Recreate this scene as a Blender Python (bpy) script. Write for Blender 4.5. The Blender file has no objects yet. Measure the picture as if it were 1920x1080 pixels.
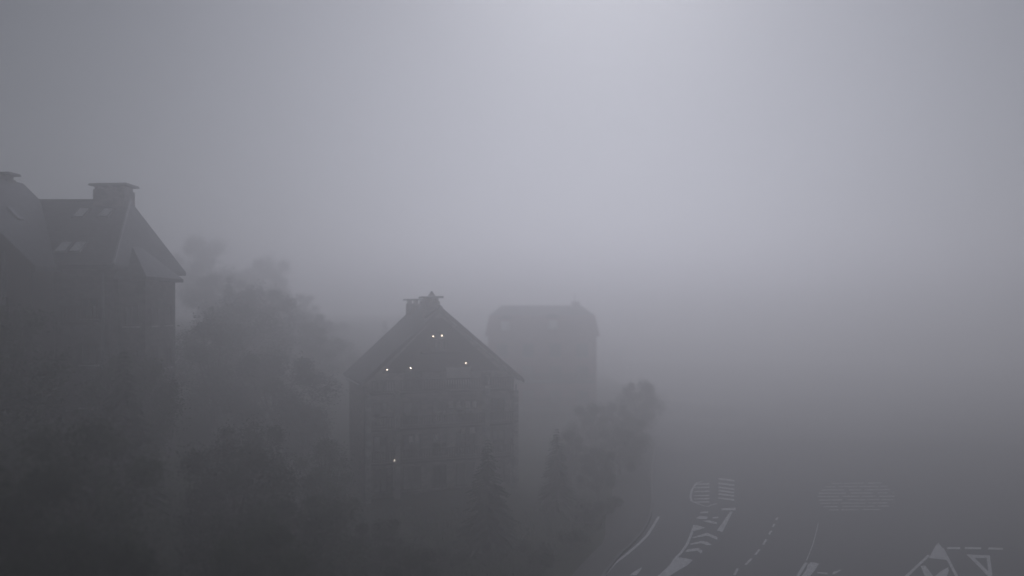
import bpy, bmesh, math, random
from mathutils import Vector, Matrix, noise
R = math.radians
random.seed(7)
scene = bpy.context.scene
C = scene.collection

# ------------------------------------------------------------------ camera, sky, sun, exposure
cam_data = bpy.data.cameras.new('camera')
cam = bpy.data.objects.new('camera', cam_data); C.objects.link(cam)
cam.location = (0, 0, 16.0)
cam.rotation_euler = (R(90), 0, 0)
cam_data.sensor_width = 36.0
cam_data.lens = 36.0 * 1507.0 / 1920.0
cam_data.shift_y = 35.0 / 1920.0
cam_data.clip_start = 0.3
cam_data.clip_end = 3000
scene.camera = cam
cam_data.dof.use_dof = True            # the webcam's soft lens: sharp on the road and the house, softer nearer and farther
cam_data.dof.focus_distance = 57
cam_data.dof.aperture_fstop = 0.066

SUN_AZ, SUN_EL = 6.5, 31.0          # degrees: right of the view axis (+Y), above the horizon
SKY_STRENGTH, SUN_STRENGTH, EXPOSURE = 0.05, 2.0, -1.07
world = bpy.data.worlds.new('World'); scene.world = world
world.use_nodes = True
wn = world.node_tree.nodes; wl = world.node_tree.links
bg = wn['Background']
sky = wn.new('ShaderNodeTexSky'); sky.sky_type = 'NISHITA'
sky.sun_disc = False
sky.sun_elevation = R(SUN_EL); sky.sun_rotation = R(SUN_AZ)
sky.air_density = 1.0; sky.dust_density = 4.0; sky.ozone_density = 1.0; sky.altitude = 1500
hs = wn.new('ShaderNodeHueSaturation'); hs.inputs['Saturation'].default_value = 0.2
tint = wn.new('ShaderNodeMixRGB'); tint.blend_type = 'MULTIPLY'; tint.inputs['Fac'].default_value = 1; tint.inputs['Color2'].default_value = (0.90, 0.93, 1.0, 1)
wl.new(sky.outputs[0], hs.inputs['Color']); wl.new(hs.outputs[0], tint.inputs['Color1']); wl.new(tint.outputs[0], bg.inputs['Color'])
bg.inputs['Strength'].default_value = SKY_STRENGTH

sun_data = bpy.data.lights.new('sun', 'SUN'); sun = bpy.data.objects.new('sun', sun_data); C.objects.link(sun)
sun_data.energy = SUN_STRENGTH; sun_data.angle = R(50); sun_data.color = (0.775, 0.80, 1.0)
sdir = Vector((math.sin(R(SUN_AZ))*math.cos(R(SUN_EL)), math.cos(R(SUN_AZ))*math.cos(R(SUN_EL)), math.sin(R(SUN_EL))))
sun.rotation_euler = sdir.to_track_quat('Z', 'Y').to_euler()
sun.location = (0, 0, 60)

scene.view_settings.view_transform = 'Standard'
scene.view_settings.look = 'None'
scene.view_settings.gamma = 1
scene.view_settings.use_curve_mapping = False
scene.view_settings.exposure = EXPOSURE
scene.cycles.max_bounces = 8
scene.cycles.volume_bounces = 6
scene.cycles.diffuse_bounces = 2
scene.cycles.transparent_max_bounces = 8

FOG_DENSITY, FOG_G, FOG_COLOR, FOG_TOP = 0.0148, 0.75, (0.965, 0.95, 0.92), 29.5

# ------------------------------------------------------------------ helpers
def material(name, col, col2=None, scale=3.0, rough=0.8, bump=0.0, kind='noise', spec=0.3, coat=0.0, stretch=(1, 1, 1), wear=None):
    m = bpy.data.materials.new(name); m.use_nodes = True
    n = m.node_tree.nodes; l = m.node_tree.links
    b = n['Principled BSDF']; b.inputs['Roughness'].default_value = rough
    b.inputs['Specular IOR Level'].default_value = spec
    b.inputs['Coat Weight'].default_value = coat
    tc = n.new('ShaderNodeTexCoord'); mp = n.new('ShaderNodeMapping'); mp.inputs['Scale'].default_value = stretch
    l.new(tc.outputs['Object'], mp.inputs['Vector'])
    if kind == 'stone':
        t = n.new('ShaderNodeTexVoronoi'); t.inputs['Scale'].default_value = scale; src = t.outputs['Color']
        bw = n.new('ShaderNodeRGBToBW'); l.new(src, bw.inputs[0]); fac = bw.outputs[0]
        e = n.new('ShaderNodeTexVoronoi'); e.feature = 'DISTANCE_TO_EDGE'; e.inputs['Scale'].default_value = scale
        l.new(mp.outputs[0], e.inputs['Vector'])
    elif kind == 'slate':
        t = n.new('ShaderNodeTexBrick'); t.inputs['Scale'].default_value = scale
        t.inputs['Color1'].default_value = (0.2, 0.2, 0.2, 1); t.inputs['Color2'].default_value = (0.9, 0.9, 0.9, 1)
        t.inputs['Mortar'].default_value = (0, 0, 0, 1); t.inputs['Mortar Size'].default_value = 0.02
        t.inputs['Brick Width'].default_value = 0.35; t.inputs['Row Height'].default_value = 0.22
        bw = n.new('ShaderNodeRGBToBW'); l.new(t.outputs['Color'], bw.inputs[0]); fac = bw.outputs[0]; e = None
    else:
        t = n.new('ShaderNodeTexNoise'); t.inputs['Scale'].default_value = scale; t.inputs['Detail'].default_value = 6
        t.inputs['Roughness'].default_value = 0.65; fac = t.outputs['Fac']; e = None
    l.new(mp.outputs[0], t.inputs['Vector'])
    cr = n.new('ShaderNodeValToRGB'); c2 = col2 or tuple(c*0.6 for c in col)
    cr.color_ramp.elements[0].position = 0.3; cr.color_ramp.elements[1].position = 0.72
    cr.color_ramp.elements[0].color = (*c2, 1); cr.color_ramp.elements[1].color = (*col, 1)
    l.new(fac, cr.inputs['Fac']); out = cr.outputs['Color']
    if wear:                                        # worn through to the ground below, large blotches
        w = n.new('ShaderNodeTexNoise'); w.inputs['Scale'].default_value = 5.0; w.inputs['Detail'].default_value = 8
        w.inputs['Roughness'].default_value = 0.8; l.new(tc.outputs['Object'], w.inputs['Vector'])
        wr = n.new('ShaderNodeValToRGB'); wr.color_ramp.elements[0].position = 0.36; wr.color_ramp.elements[1].position = 0.5
        l.new(w.outputs['Fac'], wr.inputs['Fac'])
        mx = n.new('ShaderNodeMixRGB'); l.new(wr.outputs['Color'], mx.inputs['Fac'])
        mx.inputs['Color1'].default_value = (*wear, 1); l.new(out, mx.inputs['Color2']); out = mx.outputs['Color']
    l.new(out, b.inputs['Base Color'])
    if bump:
        bp = n.new('ShaderNodeBump'); bp.inputs['Strength'].default_value = bump; bp.inputs['Distance'].default_value = 0.05
        l.new(e.outputs['Distance'] if e else fac, bp.inputs['Height']); l.new(bp.outputs[0], b.inputs['Normal'])
    return m

M = {
    'grass': material('grass_ground', (0.050, 0.062, 0.022), (0.022, 0.030, 0.012), 0.6, 0.95, 0.6),
    'soil': material('bare_soil', (0.075, 0.052, 0.036), (0.045, 0.032, 0.022), 1.5, 0.95, 0.6),
    'asphalt': material('asphalt', (0.055, 0.055, 0.058), (0.036, 0.036, 0.038), 1.1, 0.62, 0.15, spec=0.4),
    'pavement': material('pavement', (0.16, 0.155, 0.15), (0.11, 0.108, 0.104), 2.5, 0.85, 0.3),
    'kerb': material('kerb_stone', (0.30, 0.30, 0.30), (0.20, 0.20, 0.20), 3, 0.8, 0.2),
    'paint': material('road_paint', (0.84, 0.84, 0.84), (0.66, 0.66, 0.66), 4, 0.6, 0.1, wear=(0.28, 0.28, 0.28)),
    'worn_paint': material('worn_road_paint', (0.62, 0.62, 0.62), (0.36, 0.36, 0.36), 1.3, 0.6, 0.1, wear=(0.07, 0.07, 0.07)),
    'stone': material('granite_wall', (0.24, 0.21, 0.20), (0.13, 0.115, 0.11), 2.2, 0.9, 0.6, kind='stone', stretch=(1, 1, 1.9)),
    'dark_stone': material('weathered_dark_stone', (0.10, 0.09, 0.085), (0.05, 0.046, 0.044), 2.2, 0.9, 0.6, kind='stone', stretch=(1, 1, 1.9)),
    'quoin': material('pale_granite', (0.34, 0.33, 0.32), (0.2, 0.19, 0.19), 2.0, 0.9, 0.5, kind='stone', stretch=(1, 1, 1.6)),
    'wood': material('dark_timber', (0.055, 0.032, 0.024), (0.028, 0.018, 0.014), 5, 0.75, 0.2, stretch=(6, 6, 0.6)),
    'wood_red': material('red_brown_boarding', (0.34, 0.15, 0.14), (0.22, 0.10, 0.095), 5, 0.75, 0.2, stretch=(6, 6, 0.6)),
    'slate': material('wet_slate', (0.062, 0.068, 0.074), (0.03, 0.034, 0.038), 1.0, 0.7, 0.4, kind='slate', spec=0.3),
    'lead': material('lead_flashing', (0.14, 0.145, 0.15), None, 3, 0.5),
    'white': material('white_painted_frame', (0.72, 0.72, 0.70), (0.6, 0.6, 0.58), 3, 0.5),
    'curtain_and_glint': material('pale_curtain_and_glint', (0.8, 0.78, 0.76), (0.66, 0.64, 0.62), 3, 0.9, stretch=(8, 8, 0.5)),  # also the painted sky reflections on the gabled house front
    'sky_pane': material('painted_sky_pane', (0.8, 0.8, 0.8), (0.7, 0.7, 0.7), 3, 0.3, coat=1.0),  # pale colour stands in for sky reflected in the skylight glass
    'metal': material('dark_metal', (0.06, 0.06, 0.06), None, 3, 0.4),
    'bark': material('bark', (0.075, 0.055, 0.04), (0.04, 0.03, 0.022), 6, 0.95, 0.5, stretch=(3, 3, 0.6)),
}
def leaf_material(name, a, b):
    m = material(name, a, b, 0.9, 0.9, 0, spec=0.08)
    return m
M['leaf'] = leaf_material('broad_leaf', (0.055, 0.085, 0.026), (0.026, 0.044, 0.014))
M['leaf_dark'] = leaf_material('dark_leaf', (0.036, 0.052, 0.02), (0.018, 0.028, 0.012))
M['needle'] = leaf_material('spruce_needle', (0.046, 0.075, 0.034), (0.026, 0.042, 0.022))
g = bpy.data.materials.new('window_glass'); g.use_nodes = True; gb = g.node_tree.nodes['Principled BSDF']
gb.inputs['Base Color'].default_value = (0.02, 0.024, 0.03, 1); gb.inputs['Roughness'].default_value = 0.06; gb.inputs['Specular IOR Level'].default_value = 0.9
M['glass'] = g
g = bpy.data.materials.new('lit_bulb'); g.use_nodes = True; gb = g.node_tree.nodes['Principled BSDF']
gb.inputs['Base Color'].default_value = (1, 0.9, 0.78, 1)
gb.inputs['Emission Color'].default_value = (1.0, 0.80, 0.62, 1); gb.inputs['Emission Strength'].default_value = 30
M['bulb'] = g

class MB:
    """collects shapes, links them as ONE mesh object"""
    def __init__(s): s.v = []; s.f = []
    def quad_box(s, p):                              # eight corners: 4 bottom (ccw), 4 top
        i = len(s.v); s.v += [tuple(q) for q in p]
        s.f += [(i+3, i+2, i+1, i), (i+4, i+5, i+6, i+7), (i, i+1, i+5, i+4), (i+1, i+2, i+6, i+5), (i+2, i+3, i+7, i+6), (i+3, i, i+4, i+7)]
        return s
    def box(s, x0, x1, y0, y1, z0, z1):
        return s.quad_box([(x0, y0, z0), (x1, y0, z0), (x1, y1, z0), (x0, y1, z0), (x0, y0, z1), (x1, y0, z1), (x1, y1, z1), (x0, y1, z1)])
    def poly(s, pts):
        i = len(s.v); s.v += [tuple(q) for q in pts]; s.f.append(tuple(range(i, i+len(pts)))); return s
    def prism(s, pts, d):                            # closed outline swept along the vector d
        i = len(s.v); n = len(pts); d = Vector(d)
        s.v += [tuple(q) for q in pts] + [tuple(Vector(q)+d) for q in pts]
        s.f += [tuple(range(i, i+n))[::-1], tuple(range(i+n, i+2*n))]
        s.f += [(i+k, i+(k+1) % n, i+n+(k+1) % n, i+n+k) for k in range(n)]
        return s
    def tube(s, pts, rad, n=6):
        pts = [Vector(p) for p in pts]; rings = []
        for k, p in enumerate(pts):
            t = (pts[min(k+1, len(pts)-1)] - pts[max(k-1, 0)]).normalized()
            a = t.cross(Vector((0, 0, 1)) if abs(t.z) < .9 else Vector((1, 0, 0))).normalized(); b = t.cross(a)
            i = len(s.v); rings.append(i)
            for j in range(n):
                w = 2*math.pi*j/n; s.v.append(tuple(p + rad[k]*(math.cos(w)*a + math.sin(w)*b)))
        for r0, r1 in zip(rings, rings[1:]):
            s.f += [(r0+j, r0+(j+1) % n, r1+(j+1) % n, r1+j) for j in range(n)]
        s.f += [tuple(range(rings[0], rings[0]+n)), tuple(range(rings[-1], rings[-1]+n))]
        return s
    def ball(s, c, r, n=8):
        i = len(s.v); c = Vector(c)
        for a in range(1, 5):
            for j in range(n):
                th = math.pi*a/5; w = 2*math.pi*j/n
                s.v.append(tuple(c + r*Vector((math.sin(th)*math.cos(w), math.sin(th)*math.sin(w), math.cos(th)))))
        for a in range(3):
            s.f += [(i+a*n+j, i+a*n+(j+1) % n, i+(a+1)*n+(j+1) % n, i+(a+1)*n+j) for j in range(n)]
        s.f += [tuple(range(i, i+n))[::-1], tuple(range(i+3*n, i+4*n))]
        return s
    def build(s, name, mat, parent=None, smooth=False, fix=True):
        me = bpy.data.meshes.new(name); me.from_pydata(s.v, [], s.f); me.materials.append(mat)
        if fix:
            bm = bmesh.new(); bm.from_mesh(me); bmesh.ops.recalc_face_normals(bm, faces=bm.faces); bm.to_mesh(me); bm.free()
        if smooth: me.polygons.foreach_set('use_smooth', [True]*len(me.polygons))
        me.update()
        o = bpy.data.objects.new(name, me); C.objects.link(o)
        if parent: o.parent = parent
        return o

def thing(name, label, cat, loc=(0, 0, 0), rz=0, group=None):
    o = bpy.data.objects.new(name, None); C.objects.link(o); o.empty_display_size = 0.3
    o.location = loc; o.rotation_euler = (0, 0, rz); o['label'] = label; o['category'] = cat; o['kind'] = 'thing'
    if group: o['group'] = group
    return o
def structure(o): o['kind'] = 'structure'; return o
def copy_of(src, name=None, parent=None, loc=None):
    c = src.copy(); C.objects.link(c)
    if parent: c.parent = parent
    if loc is not None: c.location = loc
    return c

# ------------------------------------------------------------------ terrain
def smooth(a, b, x):
    t = max(0.0, min(1.0, (x-a)/(b-a))); return t*t*(3-2*t)
def height(x, y):
    l = max(0.0, -x-13.0)
    h = 0.42*l*smooth(0, 8, l)
    h += 0.12*max(0.0, y-72)*smooth(4, 45, -x)                       # the mountainside climbs behind the houses
    h += 1.3*smooth(-4, -30, x)*smooth(66, 44, y)
    h += 0.9*smooth(7, -6, x - (y-50)*0.45)*smooth(62, 52, y)         # garden bank left of the road
    h -= 0.00012*max(0.0, y-90)**2*smooth(0, 30, x)                        # falls away to the valley on the right
    h = 9 + 3.8*math.tanh((h-9)/3.8) if h > 9 else h
    rough = smooth(6, -8, x - (y-50)*0.45) + smooth(95, 130, y)
    h += min(1, rough)*(0.35*noise.noise(Vector((x*.11, y*.11, 0))) + 0.8*noise.noise(Vector((x*.03, y*.03, 4))))
    return max(h, -58.0)

def axis(a, b, fine_a, fine_b, fine, coarse):
    out = []; x = a
    while x < b:
        out.append(x); d = 0 if fine_a <= x <= fine_b else min(abs(x-fine_a), abs(x-fine_b)); x += fine + min(coarse, d*0.12)
    out.append(b); return out
xs = axis(-300, 380, -60, 45, 0.9, 22); ys = axis(-60, 620, 15, 110, 0.9, 22)
t = MB(); t.v = [(x, y, height(x, y)) for y in ys for x in xs]
nx = len(xs)
t.f = [(j*nx+i, j*nx+i+1, (j+1)*nx+i+1, (j+1)*nx+i) for j in range(len(ys)-1) for i in range(nx-1)]
gm = M['brightened_gravel'] = bpy.data.materials.new('far_brightened_gravel'); gm.use_nodes = True
_n = gm.node_tree.nodes; _l = gm.node_tree.links; _b = _n['Principled BSDF']; _b.inputs['Roughness'].default_value = .62; _b.inputs['Specular IOR Level'].default_value = .4
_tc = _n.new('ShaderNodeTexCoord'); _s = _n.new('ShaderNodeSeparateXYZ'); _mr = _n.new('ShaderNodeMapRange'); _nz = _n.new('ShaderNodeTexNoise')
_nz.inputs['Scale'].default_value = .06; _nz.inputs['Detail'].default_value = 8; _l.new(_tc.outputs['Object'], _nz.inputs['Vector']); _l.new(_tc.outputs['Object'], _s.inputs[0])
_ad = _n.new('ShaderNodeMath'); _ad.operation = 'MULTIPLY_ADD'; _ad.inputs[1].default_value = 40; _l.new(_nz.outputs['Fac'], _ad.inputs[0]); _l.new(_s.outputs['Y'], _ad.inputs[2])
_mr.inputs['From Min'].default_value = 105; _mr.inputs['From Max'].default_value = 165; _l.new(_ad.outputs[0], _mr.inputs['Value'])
_mx = _n.new('ShaderNodeMixRGB'); _mx.inputs['Color1'].default_value = (.048, .048, .05, 1); _mx.inputs['Color2'].default_value = (.32, .31, .30, 1)  # ground colour lightened with distance to brighten the fog above it
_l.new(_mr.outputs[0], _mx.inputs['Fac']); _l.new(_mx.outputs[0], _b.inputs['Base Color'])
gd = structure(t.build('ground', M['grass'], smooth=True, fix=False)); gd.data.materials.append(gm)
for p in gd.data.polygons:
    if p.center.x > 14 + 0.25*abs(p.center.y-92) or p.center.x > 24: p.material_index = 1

# asphalt: the avenue that comes up from below the frame and opens into the junction
left_edge = [(2.2, 38), (4.3, 44.6), (5.0, 46.3), (6.0, 49.0), (7.0, 51.6), (8.1, 53.9), (9.1, 56.3), (10.0, 59.0), (10.7, 61.6), (11.6, 66), (12.6, 72), (14, 80), (16.5, 92)]
road = structure(MB().poly([(x, y, 0.03) for x, y in left_edge] + [(30, 97, 0.03), (52, 94, 0.03), (78, 86, 0.03), (96, 60, 0.03), (80, 38, 0.03)][0:5]).build('road', M['asphalt'], fix=False))
pv = MB(); kb = []
for (a, b) in zip(left_edge, left_edge[1:]):
    wa = 1.9 + 1.6*smooth(52, 62, a[1]); wb = 1.9 + 1.6*smooth(52, 62, b[1])
    pv.quad_box([(a[0]-wa, a[1], -.3), (a[0]-.16, a[1], -.3), (b[0]-.16, b[1], -.3), (b[0]-wb, b[1], -.3),
                 (a[0]-wa, a[1], .13), (a[0]-.16, a[1], .13), (b[0]-.16, b[1], .13), (b[0]-wb, b[1], .13)])
pav = structure(pv.build('pavement', M['pavement']))
for (a, b) in zip(left_edge, left_edge[1:]):
    a = Vector((a[0], a[1], 0)); b = Vector((b[0], b[1], 0)); L = (b-a).length; k = max(1, round(L/1.0)); d = (b-a)/k
    nrm = Vector((-d.y, d.x, 0)).normalized()*0.155
    for i in range(k):
        p = a + d*i + d*0.01; q = a + d*(i+1) - d*0.01
        s = MB(); s.quad_box([p+Vector((0, 0, -.2)), q+Vector((0, 0, -.2)), q+nrm+Vector((0, 0, -.2)), p+nrm+Vector((0, 0, -.2)),
                              p+Vector((0, 0, .145)), q+Vector((0, 0, .145)), q+nrm+Vector((0, 0, .145)), p+nrm+Vector((0, 0, .145))])
        s.build('kerb_stone', M['kerb'], pav)

# painted markings, each one a sheet 4 mm above the asphalt
EDGE_LINE = [[(4.66,46.01),(5.45,47.75),(6.42,50.08),(7.37,51.79),(8.43,53.89),(9.4,56.02),(10.33,58.63),(11.17,61.16)]]
ISLAND_LINE = [[(10.12,50.52),(10.96,52.15),(11.71,53.89),(12.55,56.3),(13.08,58.03)],[(26.81,51.67),(23.48,47.74),(22.24,46.31)],[(28.46,53.16),(26.39,47.74),(25.8,46.18)],[(18.36,50.15),(17.0,47.75),(16.23,46.37)],[(14.75,65.97),(15.05,67.75),(15.74,70.27),(16.71,72.75),(17.41,73.46)],[(14.75,65.97),(15.06,65.1),(15.58,64.21),(16.61,65.21)]]
POLY = [[(6.97,47.75),(7.46,48.57),(7.98,49.25),(7.74,48.57),(7.4,47.75)],[(8.69,47.75),(9.4,48.99),(10.12,50.52),(10.54,51.16),(11.01,51.02),(11.39,50.64),(10.85,49.64),(10.0,48.57),(9.43,47.75),(9.04,47.16),(8.38,47.16)],[(11.26,52.34),(11.56,52.88),(12.34,53.18),(12.46,52.51),(12.21,51.98),(12.13,52.59),(11.52,52.34)],[(11.9,54.07),(12.91,54.8),(13.25,54.59),(13.4,53.84),(13.05,53.79),(12.78,54.25),(12.01,53.89)],[(12.47,55.61),(13.78,56.78),(14.24,55.69),(14.04,54.99),(13.59,56.02),(12.51,55.42)],[(13.23,58.78),(13.5,58.69),(13.96,58.03),(13.38,57.5),(12.79,57.09)],[(16.97,62.58),(17.2,62.58),(14.88,56.86),(14.64,57.38)],[(16.57,63.64),(17.77,63.85),(17.53,63.0),(16.44,63.0)],[(13.86,60.67),(14.36,61.33),(14.87,61.1),(14.65,60.38),(14.15,60.44)],[(14.2,59.93),(14.74,60.06),(15.19,59.49),(15.02,59.0),(14.57,59.37)],[(15.23,61.0),(15.69,61.1),(15.57,60.64),(15.13,60.57)],[(14.64,62.51),(15.3,62.69),(15.17,62.17),(14.52,62.0)],[(28.86,54.39),(28.46,53.16),(27.44,50.69),(27.22,50.75),(26.48,51.03),(28.04,53.34)],[(25.16,49.5),(25.49,49.58),(24.99,47.74),(24.65,46.71),(24.24,46.71),(24.5,47.74)],[(24.24,46.71),(25.99,48.63),(26.72,49.24),(26.44,48.63),(25.84,47.74),(25.41,46.71)],[(28.89,53.37),(29.74,53.34),(29.51,52.91),(28.65,52.94)],[(30.07,53.37),(31.12,53.3),(30.87,52.87),(29.83,52.94)],[(31.58,53.3),(32.5,53.2),(32.23,52.76),(31.32,52.86)],[(29.29,51.8),(30.66,51.57),(30.12,51.0),(29.39,51.06)],[(30.66,51.57),(28.33,47.37),(28.12,47.37),(30.12,51.0)],[(29.29,51.8),(29.39,51.06),(28.72,48.42),(28.12,47.37)],[(18.67,50.23),(18.88,50.15),(19.06,49.89),(18.85,49.55),(18.37,48.71),(17.74,47.75),(17.3,47.12),(16.78,47.12),(17.24,47.75),(17.83,48.71),(18.28,49.72)],[(18.38,48.39),(18.92,48.18),(18.82,47.94),(18.28,48.13)],[(19.1,47.98),(19.34,48.39),(19.94,48.79),(19.86,48.59),(19.26,47.98)]]
HATCH = [[(16.4,72.43),(17.85,72.71),(17.7,72.11),(16.33,72.11)],[(16.09,71.06),(17.51,71.33),(17.37,70.75),(16.02,70.75)],[(15.73,69.49),(17.12,69.75),(16.99,69.2),(15.67,69.2)],[(15.39,67.99),(16.75,68.24),(16.62,67.71),(15.33,67.71)],[(15.14,66.87),(16.47,67.11),(16.35,66.59),(15.08,66.59)],[(14.89,65.78),(16.2,66.01),(16.08,65.51),(14.83,65.51)],[(19.24,74.92),(20.48,74.04),(20.29,73.37),(19.06,74.23)],[(18.74,72.99),(19.95,72.15),(19.78,71.51),(18.57,72.34)],[(18.33,71.38),(19.52,70.58),(19.35,69.97),(18.17,70.75)],[(18.0,70.1),(19.17,69.32),(19.01,68.74),(17.84,69.49)],[(17.67,68.82),(18.83,68.07),(18.67,67.51),(17.52,68.24)],[(17.29,67.35),(18.43,66.63),(18.28,66.09),(17.15,66.79)]]
HATCH2 = [[(28.98,72.85),(33.57,73.07),(33.31,72.5),(28.76,72.28)],[(27.88,71.51),(33.53,71.72),(33.27,71.17),(27.66,70.96)],[(27.02,70.22),(33.27,70.42),(33.02,69.89),(26.82,69.69)],[(26.35,68.97),(32.88,69.17),(32.63,68.66),(26.15,68.46)],[(25.81,67.77),(32.38,67.96),(32.14,67.47),(25.63,67.28)],[(25.4,66.61),(31.79,66.79),(31.56,66.31),(25.22,66.13)],[(25.12,65.49),(31.11,65.66),(30.89,65.2),(24.94,65.03)],[(24.96,64.4),(30.33,64.57),(30.12,64.13),(24.79,63.96)],[(24.98,63.35),(29.41,63.52),(29.21,63.09),(24.81,62.92)]]
DASH = [[(13.24,47.84),(13.76,49.01)],[(14.45,49.72),(15.19,50.98)],[(15.66,51.74),(16.28,52.88)],[(16.86,53.94),(17.46,55.18)],[(18.02,56.34),(18.47,57.27)],[(18.9,58.24),(19.29,59.1)],[(19.75,60.13),(20.12,60.89)]]
THIN = [[(18.52,50.55),(20.19,53.94),(21.46,56.73),(22.57,59.24)]]

ZP = 0.034
def ribbon(name, pts, w):
    m = MB(); P = [Vector((x, y, ZP)) for x, y in pts]; Lf = []; Rt = []
    for k, p in enumerate(P):
        d = (P[min(k+1, len(P)-1)]-P[max(k-1, 0)]).normalized(); n = Vector((-d.y, d.x, 0))*w/2
        Lf.append(p+n); Rt.append(p-n)
    for k in range(len(P)-1): m.poly([Rt[k], Rt[k+1], Lf[k+1], Lf[k]])
    return m.build(name, M['paint'], road, fix=False)
for p in EDGE_LINE: ribbon('edge_line', p, 0.2)
for p in ISLAND_LINE: ribbon('island_line', p, 0.18)
for p in DASH: ribbon('lane_dash', p, 0.15)
for p in THIN: ribbon('lane_line', p, 0.05)
def flat(name, p, dz=0.0, mat='paint'):
    o = MB().poly([(x, y, ZP+0.004+dz) for x, y in p]).build(name, M[mat], road, fix=False)
    if o.data.polygons[0].normal.z < 0: o.data.flip_normals()
for i, p in enumerate(POLY): flat('painted_chevron', p, 0.0005*(i % 7))
for p in HATCH: flat('painted_stripe', p, 0, 'paint')
for p in HATCH2:                                   # old stripes, worn into shorter lengths
    (a, b, c, d) = [Vector((x, y)) for x, y in p]; t0 = 0.0
    while t0 < 1:
        t1 = min(1.0, t0 + random.uniform(.12, .4)); q = [a.lerp(b, t0), a.lerp(b, t1), d.lerp(c, t1), d.lerp(c, t0)]
        m_ = (q[0]+q[3])/2; q = [(v.x, m_.y + (v.y-m_.y)*random.uniform(.55, .95)) for v in q]
        flat('painted_stripe', q, 0, 'worn_paint'); t0 = t1 + random.uniform(.01, .09)

# ------------------------------------------------------------------ building parts
def window(parent, x, z, w, h, y=0.0, pane='glass', face='front', bars=1):
    """frame with its pane, proud of a wall whose outer face is the plane y (front) or x (side)"""
    t = 0.09
    def tr(a0, a1, b0, b1, c0, c1, m):               # a along the wall, b outwards (0 = wall), c up
        if face == 'front': m.box(a0, a1, y-b1, y-b0, c0, c1)
        else: m.box(y+b0, y+b1, a0, a1, c0, c1)
    f = MB()
    tr(x-w/2, x+w/2, 0.003, .08, z, z+t, f); tr(x-w/2, x+w/2, 0.003, .08, z+h-t, z+h, f)
    tr(x-w/2, x-w/2+t, 0.004, .078, z+t+.001, z+h-t-.001, f); tr(x+w/2-t, x+w/2, 0.004, .078, z+t+.001, z+h-t-.001, f)
    for k in range(bars):
        c = x-w/2+w*(k+1)/(bars+1); tr(c-.035, c+.035, 0.005, .07, z+t+.001, z+h-t-.001, f)
    fr = f.build('window', M['wood'] if pane == 'glass' else M['white'], parent)
    p = MB(); tr(x-w/2+t, x+w/2-t, 0.01, .035, z+t, z+h-t, p); p.build('pane', M[pane], fr)
    s = MB(); tr(x-w/2-.1, x+w/2+.1, 0.002, .16, z-.1, z-.004, s); s.build('sill', M['quoin'], fr)
    return fr

def slab(pts, th):
    """a roof plane with thickness: outline in 3D, swept down"""
    return MB().prism(pts, (0, 0, -th))

def stone_chimney(parent, x0, x1, y0, y1, z0, z1, cap=True):
    c = MB().box(x0, x1, y0, y1, z0, z1).build('chimney', M['stone'], parent)
    if cap:
        k = MB(); n = 3
        for i in range(n):
            a = x0+.08+(x1-x0-.4)*i/(n-1); k.box(a, a+.22, y0+.1, y1-.1, z1, z1+.28)
        k.build('flue_stone', M['stone'], c)
        s = MB(); s.quad_box([(x0-.28, y0-.2, z1+.28), (x1+.28, y0-.2, z1+.30), (x1+.28, y1+.2, z1+.30), (x0-.28, y1+.2, z1+.28),
                              (x0-.22, y0-.16, z1+.42), (x1+.24, y0-.16, z1+.46), (x1+.24, y1+.16, z1+.46), (x0-.22, y1+.16, z1+.42)])
        s.build('cap_slab', M['slate'], c)
    return c

def balcony(parent, x0, x1, z, y, depth=1.1, posts=True):
    d = MB().box(x0, x1, y-depth, y-.004, z-.18, z).build('balcony', M['wood'], parent)
    r = MB(); r.box(x0, x1, y-depth, y-depth+.09, z+.92, z+1.02); r.box(x0, x1, y-depth+.01, y-depth+.08, z+.08, z+.15)
    r.build('rail', M['wood'], d)
    n = max(3, int((x1-x0)/.22)); b = MB()
    for i in range(n+1):
        a = x0+.05+(x1-x0-.1)*i/n; b.box(a-.045, a+.045, y-depth+.025, y-depth+.065, z+.151, z+.919)
    b.build('baluster', M['wood'], d)['kind'] = 'stuff'
    return d

def wall_lamp(parent, x, y, z, r=0.046):
    l = MB(); l.box(x-.07, x+.07, y-.16, y-.002, z+.13, z+.2); l.box(x-.05, x+.05, y-.02, y-.001, z-.05, z+.129)
    o = l.build('wall_lamp', M['metal'], parent)
    MB().ball((x, y-.13, z+.02), r).build('bulb', M['bulb'], o, smooth=True)

def skylight(parent, P, u, v, w, h, pane='sky_pane'):
    """P centre on the slope, u along the ridge, v up the slope (unit vectors)"""
    u = Vector(u).normalized(); v = Vector(v).normalized(); n = u.cross(v).normalized(); P = Vector(P)
    def bx(a0, a1, b0, b1, c0, c1, m):
        q = [P+u*a+v*b+n*c for c in (c0, c1) for a, b in ((a0, b0), (a1, b0), (a1, b1), (a0, b1))]; m.quad_box(q)
    f = MB(); bx(-w/2, w/2, -h/2, -h/2+.08, -.05, .14, f); bx(-w/2, w/2, h/2-.08, h/2, -.05, .14, f)
    bx(-w/2, -w/2+.08, -h/2+.081, h/2-.081, -.05, .139, f); bx(w/2-.08, w/2, -h/2+.081, h/2-.081, -.05, .139, f)
    fr = f.build('skylight', M['lead'], parent)
    p = MB(); bx(-w/2+.08, w/2-.08, -h/2+.08, h/2-.08, .08, .11, p); p.build('pane', M[pane], fr)
    return fr

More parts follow.
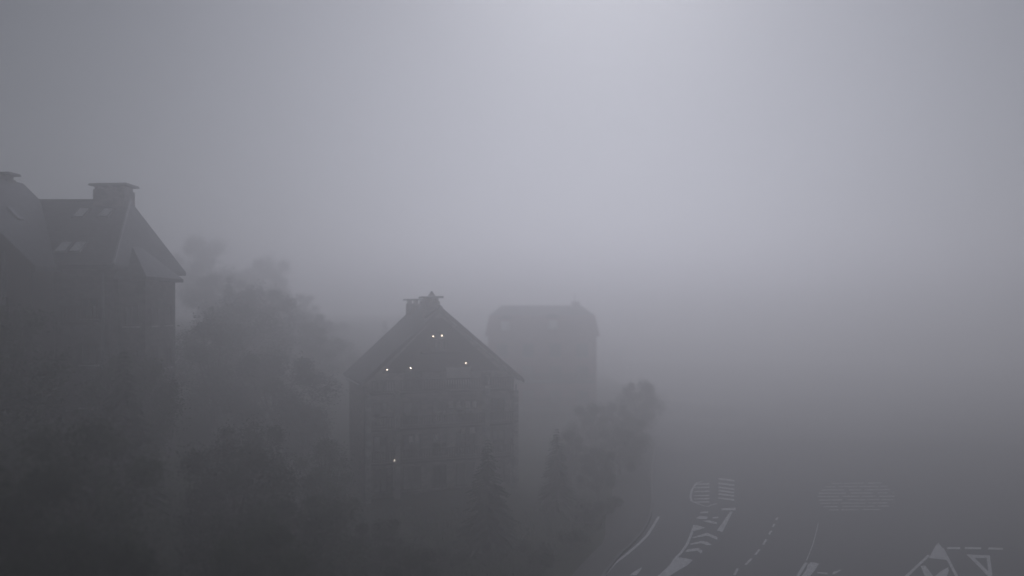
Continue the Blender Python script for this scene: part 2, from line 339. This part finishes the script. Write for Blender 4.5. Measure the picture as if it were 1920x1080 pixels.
# ------------------------------------------------------------------ the gabled house in the middle
house = thing('gabled_house', 'tall gabled stone house with small lit lamps, standing in the middle', 'house', (-6.0, 68.0, 0.0), R(20))
W, WL, D, ZE, ZR, HO, HL = 6.9, 6.3, 10.0, 9.75, 16.0, 7.45, 6.75
sl = (ZR-ZE)/HO
zw = ZR - sl*W - .32
zl = ZR - (ZR-ZE)/HL*WL - .32
b = MB(); b.prism([(-WL, .9, -1.0), (W, .9, -1.0), (W, .9, zw), (0, .9, ZR-.36), (-WL, .9, zl)], (0, D-1.6, 0)); b.build('wall', M['stone'], house)
for s in (-1, 1):
    H_ = HO if s > 0 else HL
    slab([(0, 0, ZR), (s*H_, 0, ZE), (s*H_, D, ZE), (0, D, ZR)][::s], .26).build('roof_slope', M['slate'], house)
    MB().prism([(0, -.05, ZR-.10), (s*(H_+.05), -.05, ZE-.14), (s*(H_+.05), -.05, ZE-.44), (0, -.05, ZR-.40)], (0, .045, 0)).build('bargeboard', M['wood'], house)
    MB().box(s*(H_+.10)-.07, s*(H_+.10)+.07, .1, D-.1, ZE-.3, ZE-.16).build('gutter', M['metal'], house)
MB().prism([(-.22, 0.05, ZR-.1), (0, 0.05, ZR+.12), (.22, 0.05, ZR-.1)], (0, D-.1, 0)).build('ridge_cap', M['lead'], house)
c = stone_chimney(house, -1.15, .15, .9, 2.1, ZR-1.3, ZR+.45)
MB().prism([(-.75, 1.3, ZR+.92), (-.15, 1.3, ZR+.92), (-.45, 1.3, ZR+1.35)], (0, .4, 0)).build('finial_stone', M['stone'], house)
stone_chimney(house, -1.0, .6, 7.8, 9.1, ZR-1.4, ZR+.3)
# boarded gable, piers, floors
MB().prism([(-4.9, .86, 10.4-.0), (5.6, .86, 10.4), (.35, .86, ZR-.95), (-.35, .86, ZR-.95)], (0, .036, 0)).build('gable_boarding', M['wood'], house)
for u in (-6.15, -3.75, 4.1, 6.7):
    top = 8.7 if abs(u) > 5 else 9.0
    MB().box(u-.2, u+.2, -.25, .896, -1, top).build('pier', M['quoin'], house)
for z in (3.1, 5.9, 8.9):
    balcony(house, -5.9, -4.0, z, .9); balcony(house, -3.5, 3.85, z, .9); balcony(house, 4.35, 6.45, z, .9)
balcony(house, -1.6, 1.9, 12.15, .86)
for z, hgt in ((.5, 2.0), (3.25, 1.95), (6.05, 1.95)):
    for u, w in ((-5.0, 1.2), (-2.3, 1.6), (.1, 1.3), (2.4, 1.7), (5.4, 1.2)):
        window(house, u, z, w, hgt, .9)
for u, w in ((-4.9, .9), (-2.2, 1.5)): window(house, u, 9.05 if u > -4 else 9.0, w, 1.6 if u > -4 else .9, .86 if abs(u) < 4 else .9)
window(house, 1.75, 9.35, 2.2, 1.45, .86, pane='curtain_and_glint')
window(house, 4.3, 9.1, .9, 1.2, .86)
window(house, .15, 12.3, 1.3, 1.7, .86)
# pale panels painted in for sky reflected in windows of the lower storeys
for u0, z0, w in ((1.1, 7.3, .42), (1.75, 7.3, .42), (2.6, 7.25, .5), (3.2, 7.25, .35), (-2.4, 4.55, .3), (-1.9, 4.6, .3), (-.2, 4.6, .3), (2.2, 5.0, .4), (3.0, 5.0, .5)):
    MB().box(u0-w/2, u0+w/2, .79, .815, z0, z0+.55).build('painted_reflection', M['curtain_and_glint'], house)
wall_lamp(house, -.5, .86, 13.45, .045); wall_lamp(house, .28, .86, 13.5)
wall_lamp(house, -4.45, .86, 10.7); wall_lamp(house, -2.45, .86, 10.8); wall_lamp(house, 2.4, .86, 11.1)
wall_lamp(house, -4.05, -.25, 3.3, .04)
# side windows, downpipes
for z in (.8, 3.6, 6.4):
    for v in (3.0, 5.6, 8.0):
        window(house, v, z, 1.1, 1.4, W, face='side')
for u in (-6.38, 6.95): MB().tube([(u, .5, 9.2), (u, .5, 0)], [.06, .06], 8).build('downpipe', M['lead'], house)

# ------------------------------------------------------------------ the big slate-roofed block up the slope, left
block = thing('slate_roofed_block', 'large dark block with slate roof, skylights and broad capped chimney, on the slope', 'apartment block', (-34, 58, 7.5))
OX, OY, OZ = -34, 58, 7.5
def W2(p): return (p[0]-OX, p[1]-OY, p[2]-OZ)
def bpoly(pts, th): return slab([W2(p) for p in pts], th)
def bbox(x0, x1, y0, y1, z0, z1): return MB().box(x0-OX, x1-OX, y0-OY, y1-OY, z0-OZ, z1-OZ)
zr, ze = 23.8, 18.7
bpoly([(-52, 52, ze), (-25.8, 52, ze), (-28.1, 59.2, zr), (-52, 59.2, zr)], .25).build('roof_slope', M['slate'], block)
bpoly([(-25.8, 52, ze), (-25.8, 63.6, ze), (-28.1, 59.2, zr)], .25).build('hip_slope', M['slate'], block)
bpoly([(-25.8, 63.6, ze), (-52, 63.6, ze), (-52, 59.2, zr), (-28.1, 59.2, zr)], .25).build('roof_slope', M['slate'], block)
MB().tube([W2((-52, 59.2, zr+.02)), W2((-28.1, 59.2, zr+.02)), W2((-25.8, 52, ze+.05))], [.12, .12, .1], 6).build('ridge_cap', M['lead'], block)
bbox(-52, -26.4, 52.7, 63, 3, ze-.26).build('wall', M['dark_stone'], block)
# lower wing to the right
bpoly([(-28, 53.2, 18.0), (-24.2, 53.2, 18.0), (-27.2, 57, 20.9), (-28, 57, 20.9)], .22).build('wing_roof', M['slate'], block)
bpoly([(-24.2, 53.2, 18.0), (-24.2, 59.2, 18.0), (-27.2, 57, 20.9)], .22).build('wing_roof', M['slate'], block)
bpoly([(-24.2, 59.2, 18.0), (-26, 59.2, 18.0), (-27.2, 57, 20.9)], .22).build('wing_roof', M['slate'], block)
bbox(-26.39, -24.6, 53.9, 58.6, 2.5, 17.76).build('wing_wall', M['dark_stone'], block)
# cross gable at the far left
sl2 = .98
def zt(x): return 18.5 + sl2*(-29.3-x)
bpoly([(-29.3, 49.4, zt(-29.3)), (-29.3, 52.3, zt(-29.3)), (-34.5, 59.2, zt(-34.5)), (-36, 59.2, zt(-36)), (-36, 49.4, zt(-36))][::-1], .25).build('cross_roof', M['slate'], block)
bpoly([(-42.7, 49.4, zt(-29.3)), (-42.7, 58.6, zt(-29.3)), (-36, 58.6, zt(-36)), (-36, 49.4, zt(-36))], .25).build('cross_roof', M['slate'], block)
MB().prism([W2(p) for p in ((-42, 50.2, 3), (-30, 50.2, 3), (-30, 50.2, zt(-30)-.36), (-36, 50.2, zt(-36)-.36), (-42, 50.2, zt(-30)-.36))], (0, 2.49, 0)).build('cross_wall', M['wood'], block)
MB().prism([W2(p) for p in ((-29.3, 49.36, zt(-29.3)-.05), (-36, 49.36, zt(-36)-.05), (-36, 49.36, zt(-36)-.45), (-29.3, 49.36, zt(-29.3)-.45))], (0, .035, 0)).build('bargeboard', M['wood'], block)
stone_chimney(block, -30.5-OX, -28.25-OX, 58.5-OY, 60.2-OY, 22.9-OZ, 24.55-OZ)
stone_chimney(block, -36.5-OX, -35.8-OX, 57.0-OY, 58-OY, 24-OZ, 25.1-OZ)
v = Vector((0, 7.2, 5.1)).normalized()
def on_main(x, y): return W2((x, y, 18.7+.7083*(y-52)))
for x, y in ((-29.95, 53.75), (-29.0, 53.75), (-30.85, 57.6), (-29.1, 57.6)):
    skylight(block, on_main(x, y), (1, 0, 0), v, .86, 1.35)
skylight(block, W2((-33.0, 53.3, zt(-33.0))), (0, 1, 0), (-1, 0, sl2), .6, 1.1, 'lead')
# windows and balconies of the block
for z in (9.4, 12.2, 15.2):
    for x in (-38.5, -35, -32): window(block, x-OX, z-OZ, 1.3, 1.5, 50.2-OY)
    window(block, -27.7-OX, z-OZ, 1.1, 1.4, 52.7-OY)
    for x in (-25.5,): window(block, x-OX, z-.5-OZ, .95, 1.4, 53.9-OY)
    for y in (55.2, 57.4): window(block, y-OY, z-.5-OZ, 1.0, 1.4, -24.6-OX, face='side')
for z in (12.0, 15.0): balcony(block, -40-OX, -31-OX, z-OZ, 50.2-OY)
balcony(block, -29.0-OX, -26.9-OX, 15.0-OZ, 52.7-OY)
window(block, -36.4-OX, 18.4-OZ, 2.0, 1.6, 50.2-OY, bars=2)
for x, y, z in ((-31.65, 50.05, 19.5), (-26.75, 52.55, 18.3)):
    MB().tube([W2((x, y, z)), W2((x, y, 8.5))], [.11, .11], 8).build('downpipe', M['lead'], block)
MB().box(-52-OX, -25.7-OX, 51.84-OY, 51.98-OY, ze-.28-OZ, ze-.12-OZ).build('gutter', M['metal'], block)
for x in (-26.4, -24.7):                             # pale piers at the foot of the wing
    bbox(x-.18, x+.18, 53.3, 53.6, 6.0, 10.0).build('pier', M['quoin'], block)
bbox(-27.0, -24.4, 53.2, 53.7, 10.0, 10.3).build('porch_slab', M['wood'], block)

# ------------------------------------------------------------------ the block with the mansard roof, behind
back = thing('mansard_block', 'reddish block with a mansard roof, only a faint shape behind the gabled house', 'apartment block', (4.7, 125, -4.1))
back.scale = (1.36, 1.36, 1.26)
A, Bk = 6.2, 14
MB().box(-A, A, 0, Bk, -2, 12.3).build('wall', M['wood_red'], back)
def frustum(x0, x1, y0, y1, z0, ix, iy, z1):
    return MB().quad_box([(x0, y0, z0), (x1, y0, z0), (x1, y1, z0), (x0, y1, z0), (x0+ix, y0+iy, z1), (x1-ix, y0+iy, z1), (x1-ix, y1-iy, z1), (x0+ix, y1-iy, z1)])
frustum(-A-.35, A+.35, -.35, Bk+.35, 12.303, .5, .6, 14.9).build('mansard_roof', M['wood_red'], back)
frustum(-A+.2, A-.2, .3, Bk-.3, 14.904, 1.3, 3.0, 16.1).build('upper_roof', M['slate'], back)
for x, z in ((-4.2, 12.75), (1.2, 12.9)):
    d = MB().box(x-.75, x+.75, -.3, 1.4, z, z+1.7).build('dormer', M['wood_red'], back)
    MB().prism([(x-1, -.5, z+1.7), (x+1, -.5, z+1.7), (x, -.5, z+2.3)], (0, 2, 0)).build('dormer_roof', M['slate'], d)
    MB().box(x-.5, x+.5, -.35, -.303, z+.3, z+1.4).build('pane', M['curtain_and_glint'], d)
for z in (1, 4, 7, 9.8):
    for x in (-4.6, -1.6, 1.5, 4.6): window(back, x, z, 1.3, 1.6, 0)
    for y in (2.5, 6, 9.5): window(back, y, z, 1.2, 1.5, A, face='side')
for z in (3.8, 6.8): balcony(back, -3, 5.9, z, 0)
MB().box(3.6, 4.5, 2.5, 3.6, 15, 16.6).build('chimney', M['stone'], back)
MB().tube([(3.9, 2.2, 15), (3.9, 2.2, 17.6)], [.06, .04], 6).build('antenna', M['metal'], back)

# ------------------------------------------------------------------ trees
def broadleaf_meshes(seed, h, w, nleaf, ls, mat, lobes=13):
    rnd = random.Random(seed); tr = MB()
    fork = h*.28; lean = Vector((rnd.uniform(-.3, .3), rnd.uniform(-.3, .3), 0))
    tr.tube([(0, 0, -.6), (0, 0, fork*.5), lean*.4+Vector((0, 0, fork)), lean+Vector((0, 0, h*.62))], [h*.028, h*.022, h*.019, h*.008], 8)
    cl = []
    for k in range(lobes):
        a = k*2.4+rnd.uniform(-.4, .4); zz = h*(.22+.70*((k+.5)/lobes)); rr = w*.5*math.sqrt(max(.05, 1-((zz/h-.5)/.52)**2))*rnd.uniform(.25, 1.0)
        c = Vector((math.cos(a)*rr, math.sin(a)*rr, zz)); cl.append((c, w*rnd.choice((.09, .12, .15, .19, .23))))
        s = Vector((0, 0, fork*rnd.uniform(.8, 1.5))) + lean*.4
        tr.tube([s, (s+c)*.5+Vector((0, 0, -.1*h*rnd.random())), c], [h*.011, h*.007, h*.003], 5)
    cl.append((Vector((0, 0, h*.9))+lean, w*.16))
    lf = MB()
    for _ in range(nleaf):
        c, r = rnd.choice(cl)
        d = Vector((rnd.gauss(0, 1), rnd.gauss(0, 1), rnd.gauss(0, 1))).normalized()
        p = c + d*r*(rnd.random()**.45)*Vector((1, 1, .8)).length/1.6
        if rnd.random() < .28: p += d*r*.9*rnd.random()
        u = Vector((rnd.gauss(0, 1), rnd.gauss(0, 1), rnd.gauss(0, .5))).normalized(); v = u.cross(d if rnd.random() < .6 else Vector((rnd.gauss(0, 1), rnd.gauss(0, 1), 1)).normalized())
        s = ls*rnd.uniform(.6, 1.3)
        lf.poly([p-u*s, p-v*s*.5, p+u*s, p+v*s*.5])
    return tr, lf
def spruce_meshes(seed, h, w, mat=None):
    rnd = random.Random(seed); tr = MB(); tr.tube([(0, 0, -.5), (0, 0, h*.5), (0, 0, h*.98)], [h*.022, h*.013, .02], 8); lf = MB()
    z = h*.07
    while z < h*.99:
        f = (h-z)/(h*.93); L = w*.5*(f**.85)*rnd.uniform(.85, 1.1)+.08; nb = 6+int(7*f)
        for k in range(nb):
            a = rnd.uniform(0, 6.283); l = L*rnd.uniform(.7, 1.15); d = Vector((math.cos(a), math.sin(a), 0)); n = Vector((-d.y, d.x, 0))
            m = max(3, int(l/.16))
            for i in range(m):
                t0 = (i+.5)/m; c = d*l*t0 + Vector((0, 0, z + .12*l - .45*l*t0**1.2))
                sp = .12+.32*l*(1-t0)*rnd.uniform(.5, 1)
                for s in (-1, 1):
                    e = c + n*s*sp + d*sp*.6 + Vector((0, 0, -.12*sp-rnd.random()*.1)); q = Vector((0, 0, .05)) + d*.08
                    lf.poly([c-q, e-q*.4, e+q*.4, c+q*.9])
        z += h*.028*rnd.uniform(.8, 1.2)
    return tr, lf
def register(tr, lf, leaf_mat):
    a = bpy.data.meshes.new('trunk'); a.from_pydata(tr.v, [], tr.f); a.materials.append(M['bark'])
    b = bpy.data.meshes.new('crown'); b.from_pydata(lf.v, [], lf.f); b.materials.append(M[leaf_mat])
    return a, b
KIND = {
    'ash': register(*broadleaf_meshes(3, 10, 6.6, 19000, .12, None, 18), 'leaf'),
    'birch': register(*broadleaf_meshes(8, 10, 5.2, 15000, .11, None, 20), 'leaf'),
    'maple': register(*broadleaf_meshes(21, 10, 7.6, 22000, .125, None, 22), 'leaf_dark'),
    'spruce': register(*spruce_meshes(5, 10, 5.6), 'needle'),
    'slim_spruce': register(*spruce_meshes(11, 10, 4.2), 'needle'),
}
def shrub_mesh(seed):
    rnd = random.Random(seed); lf = MB(); st = MB()
    cl = [Vector((rnd.uniform(-.7, .7), rnd.uniform(-.7, .7), rnd.uniform(.35, 1.1))) for _ in range(9)]
    for c in cl: st.tube([(c.x*.15, c.y*.15, -.2), (c.x*.6, c.y*.6, c.z*.5), c], [.035, .02, .01], 4)
    for _ in range(2600):
        c = rnd.choice(cl); d = Vector((rnd.gauss(0, 1), rnd.gauss(0, 1), rnd.gauss(0, 1))).normalized(); p = c + d*.42*rnd.random()**.4
        u = Vector((rnd.gauss(0, 1), rnd.gauss(0, 1), rnd.gauss(0, 1))).normalized(); v = u.cross(d); s = rnd.uniform(.04, .09)
        lf.poly([p-u*s, p-v*s*.5, p+u*s, p+v*s*.5])
    return register(st, lf, 'leaf_dark')
KIND['shrub'] = shrub_mesh(4)
def tree(name, cat, kind, x, y, h, label, group=None, wide=1.0, z=None):
    k = 1.6 if kind == 'shrub' else 10.0
    o = thing(name, label, cat, (x, y, height(x, y) if z is None else z), random.uniform(0, 6.28), group)
    s = h/k
    for part, me in zip(('trunk', 'crown') if kind != 'shrub' else ('stems', 'foliage'), KIND[kind]):
        c = bpy.data.objects.new(part, me); C.objects.link(c); c.parent = o; c.scale = (s*wide, s*wide, s)
    return o
HB = 'trees on the slope behind the houses'; GT = 'garden trees below the slate-roofed block'; CF = 'conifers in front of the gabled house'
def top(x, y, z): return z - height(x, y)
tree('ash_tree', 'tree', 'ash', -53, 136, top(-53, 136, 28.2), 'rounded tree rising just beside the roof of the slate-roofed block', HB, 1.0)
tree('maple_tree', 'tree', 'maple', -43, 141, top(-43, 141, 24.7), 'tallest rounded tree between the big block and the gabled house', HB)
tree('birch_tree', 'tree', 'birch', -49, 144, top(-49, 144, 22.4), 'faint tree half hidden behind the hip of the slate-roofed block', HB, 1.4)
tree('ash_tree', 'tree', 'ash', -36, 138, top(-36, 138, 18.2), 'lower bushy tree right of the tall rounded one on the slope', HB, 1.3)
tree('maple_tree', 'tree', 'maple', -28, 133, top(-28, 133, 13.4), 'low broad tree on the slope, nearest behind the gabled house', HB, 1.2)
tree('spruce_tree', 'tree', 'slim_spruce', -31.0, 88, 10.5, 'pointed spruce at the corner of the block wing, on the slope', HB)
tree('maple_tree', 'tree', 'maple', -28.5, 90, 10.5, 'broad tree at the foot of the slope beside the block wing', HB, 1.1)
tree('birch_tree', 'tree', 'birch', -22.5, 92, 9.5, 'loose tree left of the gabled house, near its rear eave', HB, 1.3)
tree('spruce_tree', 'tree', 'slim_spruce', -20.6, 130, top(-20.6, 130, 13.8), 'thin pointed spruce showing over the left roof slope of the gabled house', HB, 1.3)
tree('maple_tree', 'tree', 'maple', -18.0, 69, 6.4, 'low dark tree against the left wall of the gabled house', HB, 1.2)
for i, (x, y, zt_, w, k, lab) in enumerate([(-39.5, 108, 20.5, 1.3, 'maple', 'dark round tree filling the gap just right of the block hip'), (-33.5, 112, 18.5, 1.4, 'ash', 'full tree below the tallest rounded one'),
        (-27.5, 108, 15.2, 1.4, 'maple', 'bushy tree under the lower bushy one on the slope'), (-23.0, 103, 12.2, 1.4, 'ash', 'spreading tree left of the thin spruce, low on the slope'),
        (-30.0, 97, 14.2, 1.3, 'maple', 'broad tree in the middle of the slope trees'), (-25.5, 84, 10.4, 1.3, 'ash', 'tree in front of the slope trees, halfway to the gabled house'),
        (-25.5, 69, 15.0, 1.2, 'ash', 'tall tree standing behind the right end of the block wing'), (-20.5, 70, 11.8, 1.3, 'maple', 'dark tree just right of the tall one at the block wing'),
        (-24.0, 51.0, 12.6, 1.0, 'maple', 'dark tree directly in front of the corner of the block wing'), (-27.0, 78.0, 16.5, 1.3, 'ash', 'full tree farther up behind the tall one, under the block eaves')]):
    tree({'ash': 'ash_tree', 'maple': 'maple_tree'}[k], 'tree', k, x, y, top(x, y, zt_), lab, HB, w)
# far tree and shrubs right of the mansard block
tree('ash_tree', 'tree', 'maple', 15.6, 97, 6.9, 'lone round-headed tree by the road right of the mansard block', None, .95)
tree('maple_tree', 'tree', 'maple', 11.3, 90, 5.2, 'squat tree at the right corner of the mansard block', None, 1.1)
tree('ash_tree', 'tree', 'ash', 8.2, 84, 6.0, 'dark tree in front of the mansard block', None)
tree('maple_tree', 'tree', 'maple', 10.2, 76, 4.6, 'dark bushy tree at the kerb where the avenue meets the junction', None, 1.3)
tree('ash_tree', 'tree', 'ash', 12.6, 85, 4.4, 'leafy tree close to the kerb in front of the lone round-headed one', None, 1.4)
# conifers and bushes along the bank
tree('spruce_tree', 'tree', 'spruce', -1.5, 50.5, 7.0, 'full spruce in front of the right half of the gabled house', CF, 1.1)
tree('spruce_tree', 'tree', 'slim_spruce', 3.5, 63, 6.6, 'slimmer spruce between the full one and the road', CF, 1.15)
tree('maple_tree', 'tree', 'maple', 7.1, 66.5, 4.3, 'low round tree on the bank above the kerb', None, 1.1)
tree('maple_tree', 'tree', 'ash', 5.2, 72, 5.0, 'bushy tree behind the slimmer spruce', None, 1.1)
SH = 'shrubs along the bank of the road'
for i, (x, y, h, lab) in enumerate([(4.2, 52.2, 1.7, 'low shrub at the foot of the slimmer spruce by the kerb'), (1.3, 48.2, 1.8, 'leafy shrub at the bottom edge between spruce and kerb'),
        (-3.7, 46.9, 1.6, 'shrub just left of the full spruce near the bottom edge'), (5.4, 59.8, 1.9, 'rounded shrub on the bank under the low round tree'),
        (7.4, 62.3, 1.6, 'small shrub nearest the pavement where the kerb bends away')]):
    tree('shrub', 'shrub', 'shrub', x, y, h, lab, SH, 1.1)
# garden trees bottom left
for k, x, y, h, w, lab in [
    ('maple', -14.0, 26.0, 7.5, 1.1, 'dark spreading tree filling the very corner at bottom left'),
    ('ash', -18.0, 34.0, 8.5, 1.1, 'large tree at the left edge below the block'),
    ('ash', -9.5, 30.5, 7.2, 1.0, 'leafy garden tree at the bottom, second from the corner'),
    ('maple', -14.5, 42.0, 7.6, 1.1, 'broad garden tree in front of the block wing'),
    ('spruce', -21.0, 43.5, 8.8, 1.0, 'dark spruce standing under the cross gable of the block'),
    ('ash', -9.6, 40.0, 5.8, 1.1, 'light-leaved tree at the bottom between the garden trees and the lawn'),
    ('maple', -16.5, 50.5, 7.0, 1.0, 'round tree at the foot of the block wing'),
    ('birch', -12.8, 54.5, 6.4, 1.1, 'slender birch on the lawn left of the gabled house'),
    ('maple', -7.3, 44.0, 3.6, 1.2, 'small bushy tree low down in front of the gabled house'),
    ('ash', -23.5, 49.0, 7.5, 1.0, 'tree close to the wall of the block, beside its downpipe'),
    ('maple', -18.2, 27.0, 7.8, 1.2, 'dark tree cut by the left edge near the bottom corner'),
    ('maple', -11.0, 35.5, 6.4, 1.3, 'wide low tree between the second and the light-leaved garden tree'),
    ('ash', -27.5, 42.5, 8.2, 1.1, 'tall tree at the left edge right under the cross gable'),
    ('maple', -5.0, 38.5, 4.0, 1.3, 'small tree cut by the bottom edge left of the full spruce'),
    ('ash', -11.5, 48.0, 5.2, 1.3, 'bushy tree on the lawn between the block wing and the gabled house')]:
    tree({'ash': 'ash_tree', 'maple': 'maple_tree', 'spruce': 'spruce_tree', 'birch': 'birch_tree'}[k], 'tree', k, x, y, h, lab, GT, w)

# ------------------------------------------------------------------ grass tufts on the lawn and the bank
rnd = random.Random(2); gr = MB(); n = 0
while n < 26000:
    x = rnd.uniform(-20, 8); y = rnd.uniform(26, 64)
    if x - (y-50)*0.45 > 3.0: continue
    z = height(x, y) - .02; a = rnd.uniform(0, 6.28); hgt = rnd.uniform(.1, .3); dx, dy = math.cos(a)*.03, math.sin(a)*.03
    gr.poly([(x-dx, y-dy, z), (x+dx, y+dy, z), (x+rnd.uniform(-.1, .1), y+rnd.uniform(-.1, .1), z+hgt)]); n += 1
o = gr.build('grass', M['leaf'], fix=False); o['kind'] = 'stuff'

# ------------------------------------------------------------------ the fog
hz = MB().box(-310, 390, -70, 630, -60, FOG_TOP).build('haze', M['glass'])
hz.data.materials.clear(); hz['kind'] = 'stuff'
fm = bpy.data.materials.new('fog'); fm.use_nodes = True; fn = fm.node_tree.nodes
fn.remove(fn['Principled BSDF']); pvn = fn.new('ShaderNodeVolumePrincipled')
pvn.inputs['Color'].default_value = (*FOG_COLOR, 1); pvn.inputs['Density'].default_value = FOG_DENSITY; pvn.inputs['Anisotropy'].default_value = FOG_G
fm.node_tree.links.new(pvn.outputs[0], fn['Material Output'].inputs['Volume'])
hz.data.materials.append(fm)
